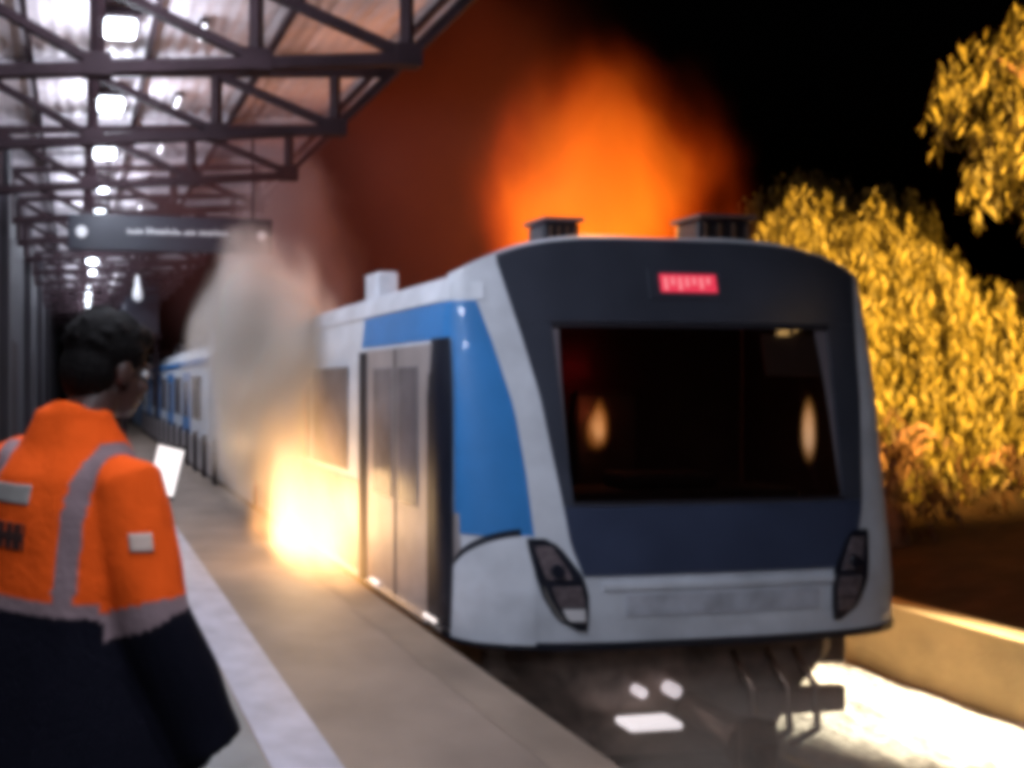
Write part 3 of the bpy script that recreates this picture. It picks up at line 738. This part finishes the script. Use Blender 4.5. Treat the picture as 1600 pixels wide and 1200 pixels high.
PC = Vector((-.02, 1.84, 0)); FA = R(42)        # facing: 42 deg right of "away"
Fv = Vector((math.sin(FA), math.cos(FA), 0)); Rv = Vector((math.cos(FA), -math.sin(FA), 0)); Uv = Vector((0, 0, 1))
def B3(l, f, z): return PC + Rv*l + Fv*f + Uv*z
def ering(l, f, z, a, b, n=32, tilt=0, pw=2.3):
    r = []
    for i in range(n):
        t = 2*math.pi*i/n; ct, st = math.cos(t), math.sin(t)
        x = math.copysign(abs(ct)**(2/pw), ct)*a; y = math.copysign(abs(st)**(2/pw), st)*b
        r.append(B3(l+x, f+y, z+tilt*x))
    return r
# arm joints (body frame: lateral, forward, up)
RS, RE, RW, RH = (.175, -.01, 1.385), (.262, -.03, 1.12), (.36, .03, .86), (.30, .09, .84)
LS, LE, LW = (-.185, .0, 1.40), (-.22, .14, 1.15), (-.06, .30, 1.26)
HEADF = R(60)
Hf = Vector((math.sin(HEADF), math.cos(HEADF), 0)); Hr = Vector((math.cos(HEADF), -math.sin(HEADF), 0))
hrot = Matrix((Hr, Hf, Uv)).transposed() @ Matrix.Rotation(R(-14), 3, 'X')   # nod down
HC = B3(.035, .105, 1.637)
def H3(x, y, z): return HC + hrot @ Vector((x, y, z))
bm = bmesh.new()
# torso, hips, legs
loft(bm, [ering(0, 0, z, a, b) for z, a, b in ((.90, .16, .11), (1.0, .165, .115), (1.15, .15, .11), (1.3, .165, .12), (1.38, .16, .11), (1.46, .11, .08))])
curvetube(bm, [B3(0, 0, 1.42), B3(.01, .03, 1.5), H3(0, -.01, -.06)], [.075, .06, .058], 16)
for s_ in (-1, 1):
    curvetube(bm, [B3(.09*s_, 0, .98), B3(.10*s_, .02, .75), B3(.10*s_, .03, .50), B3(.10*s_, .0, .3), B3(.10*s_, -.02, .10), B3(.10*s_, -.01, .03)], [.1, .085, .062, .058, .042, .045], 14)
    curvetube(bm, [B3(.10*s_, -.06, .04), B3(.105*s_, .04, .04), B3(.11*s_, .13, .03), B3(.11*s_, .18, .025)], [.035, .042, .04, .02], 12)
for a, b, c in ((RS, RE, RW), (LS, LE, LW)):
    curvetube(bm, [B3(*a), B3(*[(a[i]+b[i])/2 for i in range(3)]), B3(*b), B3(*[(b[i]+c[i])/2 for i in range(3)]), B3(*c)], [.058, .05, .042, .038, .028], 14)
# head
ell(bm, H3(0, -.01, .03), (.076, .094, .09), hrot); ell(bm, H3(0, .03, -.045), (.058, .066, .066), hrot)
ell(bm, H3(0, .062, -.085), (.026, .024, .022), hrot)
ell(bm, H3(0, .092, -.012), (.011, .018, .024), hrot); ell(bm, H3(0, .103, -.026), (.014, .012, .010), hrot)
ell(bm, H3(0, .088, -.055), (.024, .010, .006), hrot); ell(bm, H3(0, .085, -.064), (.021, .010, .007), hrot)
for s_ in (-1, 1):
    ell(bm, H3(.076*s_, -.005, -.012), (.009, .02, .031), hrot)
    ell(bm, H3(.030*s_, .082, .022), (.024, .012, .007), hrot); ell(bm, H3(.038*s_, .068, -.03), (.022, .02, .018), hrot)
# hands
def hand(wp, dirv, nrm, curl, thumbside, rest=False):
    d = dirv.normalized(); n = nrm.normalized(); sd = d.cross(n).normalized()*thumbside
    n = sd.cross(d).normalized()*thumbside
    pm = wp+d*.05
    loft(bm, [[wp+d*t + sd*(a*math.cos(k*math.pi/6)) + n*(b*math.sin(k*math.pi/6)) for k in range(12)] for t, a, b in ((-.01, .026, .02), (.03, .036, .017), (.07, .041, .015), (.092, .039, .013))])
    for i, (o_, ln_) in enumerate(((.030, .070), (.010, .078), (-.010, .073), (-.029, .058))):
        p = wp+d*.085+sd*o_; pts = [p-d*.02]; ang = curl*.25
        for sg, seg in enumerate((.45, .32, .23)):
            ang += curl*(.55+.1*i)
            p = p + (d*math.cos(ang)+n*math.sin(ang))*ln_*seg; 
            if sg == 0: pts.append(wp+d*.088+sd*o_)
            pts.append(p)
        curvetube(bm, pts, [.009, .0092, .0088, .008, .0068], 8)
    curvetube(bm, [wp+d*.025+sd*.028, wp+d*.045+sd*.052+n*.01, wp+d*.07+sd*.060+n*.022, wp+d*.092+sd*.055+n*.034], [.0125, .0115, .0105, .008], 8)
PH = Vector((.235, 2.12, 1.37))      # phone centre
hd = (PH - B3(*LW)).normalized()
hand(B3(*LW), (hd+Vector((0, 0, .2))), -Vector((-.25, -1, .2)), .75, 1)
hand(B3(*RW), (B3(*RH)-B3(*RW)), -Rv, .5, 1)
person = remesh('person', bm, .0055, 2, M['skin'])
tag(person, 'person seen from behind in orange and navy work jacket, filming the fire', 'person')
# eyes
for s_ in (-1, 1):
    bm = bmesh.new(); ell(bm, H3(.030*s_, .080, .006), (.0115, .0115, .0115), hrot, 12); o = obj('eye', bm, M['lens'], smooth=True); o.parent = person
    bm = bmesh.new(); ell(bm, H3(.030*s_, .089, .006), (.005, .004, .005), hrot, 10); i_ = obj('iris', bm, M['black'], smooth=True); i_.parent = o
# hair
bm = bmesh.new()
ell(bm, H3(0, -.022, .048), (.091, .105, .088), hrot); ell(bm, H3(0, -.055, -.01), (.078, .066, .085), hrot); ell(bm, H3(0, .035, .085), (.07, .06, .04), hrot)
for k in range(60):
    a = rnd.uniform(0, 6.28); b_ = rnd.uniform(-.2, 1.4)
    p = Vector((math.cos(a)*math.cos(b_)*.088, math.sin(a)*math.cos(b_)*.1-.025, math.sin(b_)*.085+.05))
    if p.y > .05 and p.z < .07: continue
    ell(bm, H3(*p), (.011, .011, .009), None, 8)
hair = remesh('hair', bm, .006, 1, M['hair'], person)
# trousers
bm = bmesh.new()
loft(bm, [ering(0, 0, z, a, b) for z, a, b in ((.80, .19, .135), (.9, .19, .14), (1.02, .18, .13))])
for s_ in (-1, 1):
    curvetube(bm, [B3(.085*s_, 0, .92), B3(.10*s_, .02, .72), B3(.105*s_, .03, .50), B3(.105*s_, .0, .3), B3(.105*s_, -.015, .10), B3(.105*s_, -.01, .06)], [.11, .105, .085, .078, .072, .075], 18)
remesh('trousers', bm, .01, 3, M['trousers'], person)
for s_ in (-1, 1):
    bm = bmesh.new(); curvetube(bm, [B3(.105*s_, -.075, .05), B3(.105*s_, -.02, .055), B3(.11*s_, .08, .05), B3(.115*s_, .17, .04), B3(.115*s_, .205, .035)], [.04, .055, .052, .046, .022], 14)
    curvetube(bm, [B3(.105*s_, -.03, .05), B3(.105*s_, -.025, .17)], [.05, .056], 14)
    remesh('boot', bm, .007, 2, M['boot'], person)
# jacket
bm = bmesh.new()
prof = ((.785, .33, .27), (.80, .34, .28), (.93, .305, .24), (1.08, .25, .195), (1.14, .235, .18), (1.25, .225, .17), (1.34, .205, .16), (1.40, .175, .14), (1.46, .13, .108), (1.52, .09, .088), (1.545, .086, .084))
loft(bm, [ering(.0, .012*(1 if z > 1.4 else 0)+.01, z, a, b, 40) for z, a, b in prof])
# standing collar
cr = []
for z, a in ((1.45, .11), (1.51, .094), (1.57, .086), (1.60, .084), (1.605, .076)):
    ring = ering(.012, .035, z, a, a*.98, 28, pw=2)
    for q_ in ring:
        ff = (q_-PC).dot(Fv); q_.z -= max(0, z-1.47)*(.5+ff*5)*.9
    cr.append(ring)
loft(bm, cr)
def sleeve(a, b, c, ra):
    curvetube(bm, [B3(*p) for p in ((a[0]*.72, a[1], a[2]+.005), a, tuple(a[i]*.5+b[i]*.5 for i in range(3)), b, tuple(b[i]*.5+c[i]*.5 for i in range(3)), c)], ra, 20)
sleeve(RS, RE, RW, [.07, .085, .085, .08, .08, .078])
sleeve(LS, LE, LW, [.075, .085, .078, .07, .06, .05])
# front flare over the pocketed forearm
jk = remesh('jacket', bm, .009, 6, None, person, .6)
me = jk.data
# folds
for v in me.vertices:
    p = v.co; n_ = v.normal
    amp = .006*noise.noise(Vector((p.x*9, p.y*9, p.z*5)))+.004*noise.noise(Vector((p.x*20, p.y*20, p.z*11+5)))
    v.co = p + n_*amp
OR, NV, SV = (.90, .105, .01), (.0025, .0025, .007), (.24, .17, .18)
def axis_t(p, a, b):
    a = B3(*a); b = B3(*b); d = b-a; t = (p-a).dot(d)/d.length_squared; return t, (p-(a+d*min(max(t, 0), 1))).length
me.materials.clear()
ca = me.color_attributes.new('pattern', 'FLOAT_COLOR', 'POINT')
for i, v in enumerate(me.vertices):
    p = v.co; r = p-PC; l, f_, z = r.dot(Rv), r.dot(Fv), p.z
    col = OR
    tR, dR = axis_t(p, RS, RE); tR2, dR2 = axis_t(p, RE, RW); tL, dL = axis_t(p, LS, LE); tL2, dL2 = axis_t(p, LE, LW)
    # elliptical torso test
    q = (l/.235)**2+((f_-.01)/.18)**2
    sl = None
    if l > .0 and min(dR, dR2) < .105 and (q > 1.05 or z > 1.37 and l > .17): sl = (tR if dR < dR2 else 1+tR2)
    if l < .0 and min(dL, dL2) < .10 and (q > 1.05 or z > 1.37 and l < -.17): sl = (tL if dL < dL2 else 1+tL2)
    if sl is not None:
        col = OR if sl < .89 else (SV if sl < 1.0 else NV)
        if sl > 1.0: col = NV
    else:
        if z < 1.125: col = NV
        elif z < 1.152: col = SV
        elif .10+.10*max(0,z-1.3) < abs(l) < .145+.10*max(0,z-1.3) and z < 1.47: col = SV
    ca.data[i].color = col+(1,)
jm = mat('jacket_cloth', OR, .9, noise_amt=0, bump=.2, bscale=60, spec=.12); n = jm.node_tree
at = n.nodes.new('ShaderNodeAttribute'); at.attribute_name = 'pattern'; n.links.new(at.outputs['Color'], n.nodes['Principled BSDF'].inputs['Base Color'])
me.materials.append(jm)
# patches on the back and sleeve, laid on the cloth
from mathutils.bvhtree import BVHTree
bvh = BVHTree.FromPolygons([v.co for v in me.vertices], [p.vertices[:] for p in me.polygons])
def stuck(name, m, l0, l1, z0, z1, frm, dirv, axis, nu=14, nv=8, off=.003, shape=None):
    bm = bmesh.new(); g = {}
    for j in range(nv+1):
        for i in range(nu+1):
            o_ = frm + axis*(l0+(l1-l0)*i/nu) + Uv*(z0+(z1-z0)*j/nv)
            h_ = bvh.ray_cast(o_, dirv)
            if h_[0]: g[i, j] = (bm.verts.new(h_[0]-dirv*off), (i, j))
    for j in range(nv):
        for i in range(nu):
            if shape and not shape(i/nu, j/nv): continue
            try: bm.faces.new([g[k][0] for k in ((i, j), (i+1, j), (i+1, j+1), (i, j+1))])
            except KeyError: pass
    bmesh.ops.delete(bm, geom=[v for v in bm.verts if not v.link_faces], context='VERTS')
    o = obj(name, bm, m, smooth=True); o.parent = person
    md = o.modifiers.new('s', 'SOLIDIFY'); md.thickness = .002; return o
fb_ = PC - Fv*.6
stuck('reflective_patch', M['greypatch'], -.115, .02, 1.345, 1.385, fb_, Fv, Rv)
def glyph(u, v):
    k = int(u*26); return k % 5 != 4 or .3 < v < .6
stuck('back_lettering', M['print_'], -.115, .02, 1.25, 1.305, fb_, Fv, Rv, 52, 14, shape=glyph)
cdir = Vector((-.35, 1, 0)).normalized(); side = Vector((1, .35, 0)).normalized()
stuck('sleeve_badge', M['palepatch'], -.022, .022, 1.265, 1.30, B3(.215, -.05, 0)-cdir*.6, cdir, side, 8, 6)
# phone
phn = thing('mobile_phone', 'bright-screened phone held up in front of the person', 'phone', tuple(PH))
pr = Matrix.Rotation(R(-12), 3, 'Z') @ Matrix.Rotation(R(12), 3, 'X') @ Matrix.Rotation(R(14), 3, 'Y')
def pbox(name, m, x, y0, y1, z, bev):
    bm = bmesh.new(); bx(bm, -x, x, y0, y1, -z, z)
    for v in bm.verts: v.co = pr @ v.co
    o = obj(name, bm, m, bevel=bev); o.parent = phn
pbox('case', M['phone'], .039, -.004, .004, .078, .003); pbox('screen', M['screen'], .035, -.0055, -.0042, .066, 0)
